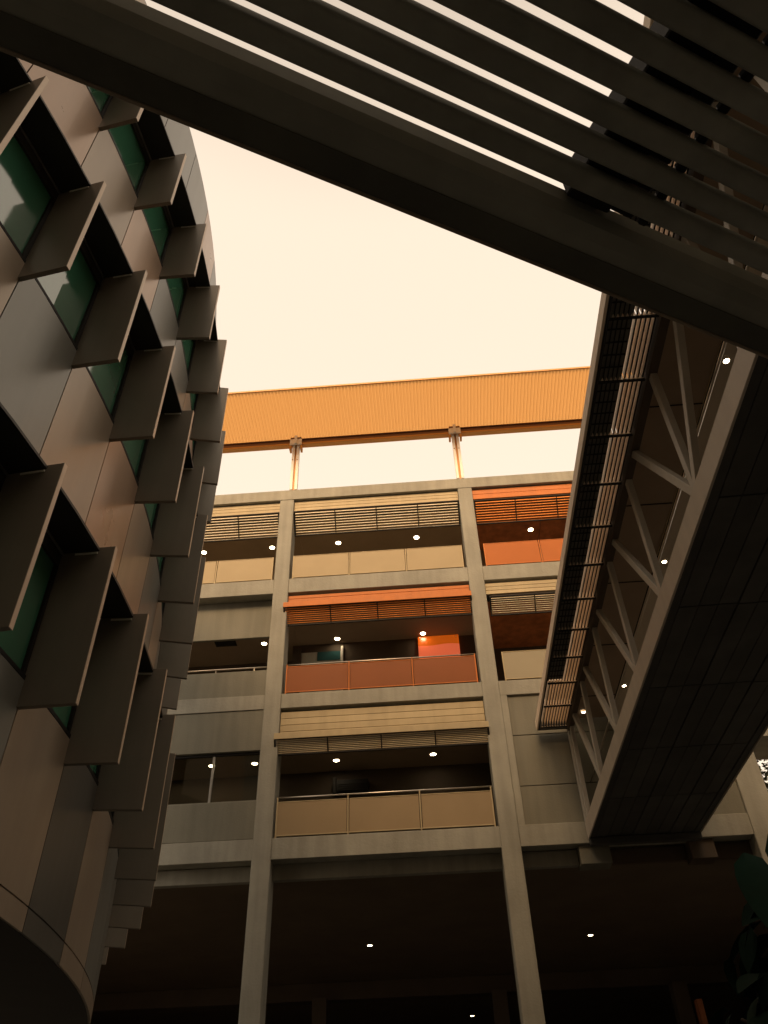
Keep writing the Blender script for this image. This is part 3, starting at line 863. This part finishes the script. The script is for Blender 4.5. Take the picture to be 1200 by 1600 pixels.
# ---------------------------------------------------------------- planting
def leaf_mesh(L, W, m, bend=0.25, nseg=5):
    v, f = [], []
    for i in range(nseg + 1):
        t = i / nseg
        wd = W * math.sin(math.pi * (0.06 + 0.94 * t) ** 0.8) ** 0.8 if 0 < t < 1 else W * 0.06
        z = -bend * L * t * t
        v += [(L * t, -wd / 2, z + 0.12 * wd), (L * t, 0, z), (L * t, wd / 2, z + 0.12 * wd)]
    for i in range(nseg):
        a = 3 * i
        f += [(a, a + 1, a + 4, a + 3), (a + 1, a + 2, a + 5, a + 4)]
    me = bpy.data.meshes.new('leaf')
    me.from_pydata(v, [], f); me.materials.append(M[m])
    for p in me.polygons: p.use_smooth = True
    return me
PX, PY = 2.05, 5.1
pl = thing('broad_leaf_plant', 'tall dark plant with broad glossy green leaves at the lower right edge', 'plant', (PX, PY, 0))
obj('stem', tube_mesh([(PX, PY, 0), (PX + 0.04, PY, 1.0), (PX - 0.02, PY + 0.03, 2.0), (PX + 0.02, PY, 3.0)], 0.05, 'bark', 8, 0.02), pl, T(0, 0, 0))
leaves = [leaf_mesh(0.26, 0.13, 'dark_leaf'), leaf_mesh(0.21, 0.11, 'dark_leaf', 0.5), leaf_mesh(0.30, 0.15, 'dark_leaf', 0.15)]
rng = random.Random(11)
for i in range(9):                                   # side shoots that carry the foliage
    z0 = 1.3 + i * 0.17; az = i * 2.4
    q = Vector((PX + 0.5 * math.cos(az), PY + 0.4 * math.sin(az), z0 + 0.35))
    obj('shoot', tube_mesh([(PX, PY, z0), (Vector((PX, PY, z0)) + q) / 2 + Vector((0, 0, .06)), q], 0.018, 'bark', 6, 0.008), pl, T(0, 0, 0))
for i in range(290):
    z = rng.uniform(1.25, 2.98)
    az = rng.uniform(0, 2 * math.pi)
    rr = rng.uniform(0.0, 0.62) * (1.0 if z < 2.5 else (3.15 - z) / 0.65)
    W = T(PX + 0.05 + rr * math.cos(az), PY + 0.8 * rr * math.sin(az), z) @ Matrix.Rotation(az + rng.uniform(-0.9, 0.9), 4, 'Z') @ Matrix.Rotation(rng.uniform(0.1, 1.3), 4, 'Y') @ Matrix.Rotation(rng.uniform(-0.8, 0.8), 4, 'X') @ Matrix.Scale(rng.uniform(0.75, 1.2), 4)
    obj('leaf', rng.choice(leaves), pl, W)
big = leaf_mesh(0.42, 0.2, 'big_leaf', 0.3, 7)
for (x, y, z, az, ty, tx) in [(1.90, 4.72, 3.17, 0.35, 1.0, -0.9), (1.74, 4.75, 3.08, 4.9, 1.35, 0.4)]:
    obj('leaf', big, pl, T(x, y, z) @ Matrix.Rotation(az, 4, 'Z') @ Matrix.Rotation(ty, 4, 'Y') @ Matrix.Rotation(tx, 4, 'X'))

TX, TY = 13.4, 30.0
tr_ = thing('tree', 'leafy tree against the sky beyond the concrete building at right', 'tree', (TX, TY, 0))
trunk = obj('trunk', tube_mesh([(TX, TY, 0), (TX + 0.1, TY, 4), (TX - 0.1, TY, 8), (TX, TY, 13)], 0.28, 'bark', 10, 0.08), tr_, T(0, 0, 0))
rng = random.Random(5)
tips = []
for i in range(34):
    z0 = rng.uniform(6, 13); az = rng.uniform(0, 2 * math.pi); L = rng.uniform(1.5, 3.2)
    q = Vector((TX + L * math.cos(az), TY + L * math.sin(az), z0 + rng.uniform(0.8, 2.4)))
    mid = (Vector((TX, TY, z0)) + q) / 2 + Vector((0, 0, -0.15))
    obj('branch', tube_mesh([(TX, TY, z0), mid, q], 0.07, 'bark', 6, 0.02), trunk, T(0, 0, 0))
    tips += [mid, q, q + Vector((rng.uniform(-.5, .5), rng.uniform(-.5, .5), rng.uniform(0, .6)))]
v, f = [], []
for c in tips:
    for k in range(300):
        o_ = Vector((rng.gauss(0, .5), rng.gauss(0, .5), rng.gauss(0, .42)))
        p = Vector(c) + o_
        d = Vector((rng.uniform(-1, 1), rng.uniform(-1, 1), rng.uniform(-.8, .3))).normalized() * rng.uniform(.10, .2)
        s_ = d.cross(Vector((rng.uniform(-1, 1), rng.uniform(-1, 1), 1))).normalized() * rng.uniform(.03, .06)
        n0 = len(v)
        v += [p, p + d * .5 + s_, p + d, p + d * .5 - s_]
        f.append((n0, n0 + 1, n0 + 2, n0 + 3))
me = bpy.data.meshes.new('crown'); me.from_pydata([tuple(a) for a in v], [], f); me.materials.append(M['leaf'])
obj('crown', me, tr_, T(0, 0, 0))

# ---------------------------------------------------------------- unseen blocks added to darken the lower facade and cladding
Q = thing('unseen_shade_block', 'plain unseen block added behind the camera to shade the lower facade', 'building', (0, -13, 0))
box('wall', -22, 26, -16, -12, 0, 38.0, 'shade_block', Q, bev=0)
for lv in range(9):
    for i in range(10):
        x = -20 + i * 4.6
        wdw = box('window', x, x + 2.6, -11.998, -11.9, 1.2 + lv * 3.7, 3.2 + lv * 3.7, 'black_metal', Q)
        box('pane', x + 0.08, x + 2.52, -11.895, -11.88, 1.28 + lv * 3.7, 3.12 + lv * 3.7, 'dark_glass', wdw, bev=0)

SB = thing('unseen_side_block', 'plain unseen block added beyond the footbridge to darken the low panels', 'building', (18, 2, 0))  # added out of view to keep sky light off the lower walls
box('wall', 15.5, 22, -11.9, 15.0, 0, 24.0, 'shade_block', SB, bev=0)
for lv in range(6):
    for i in range(6):
        y = -10.5 + i * 4.3
        wdw = box('window', 15.42, 15.498, y, y + 2.4, 1.2 + lv * 3.7, 3.2 + lv * 3.7, 'black_metal', SB)
        box('pane', 15.40, 15.415, y + 0.08, y + 2.32, 1.28 + lv * 3.7, 3.12 + lv * 3.7, 'dark_glass', wdw, bev=0)
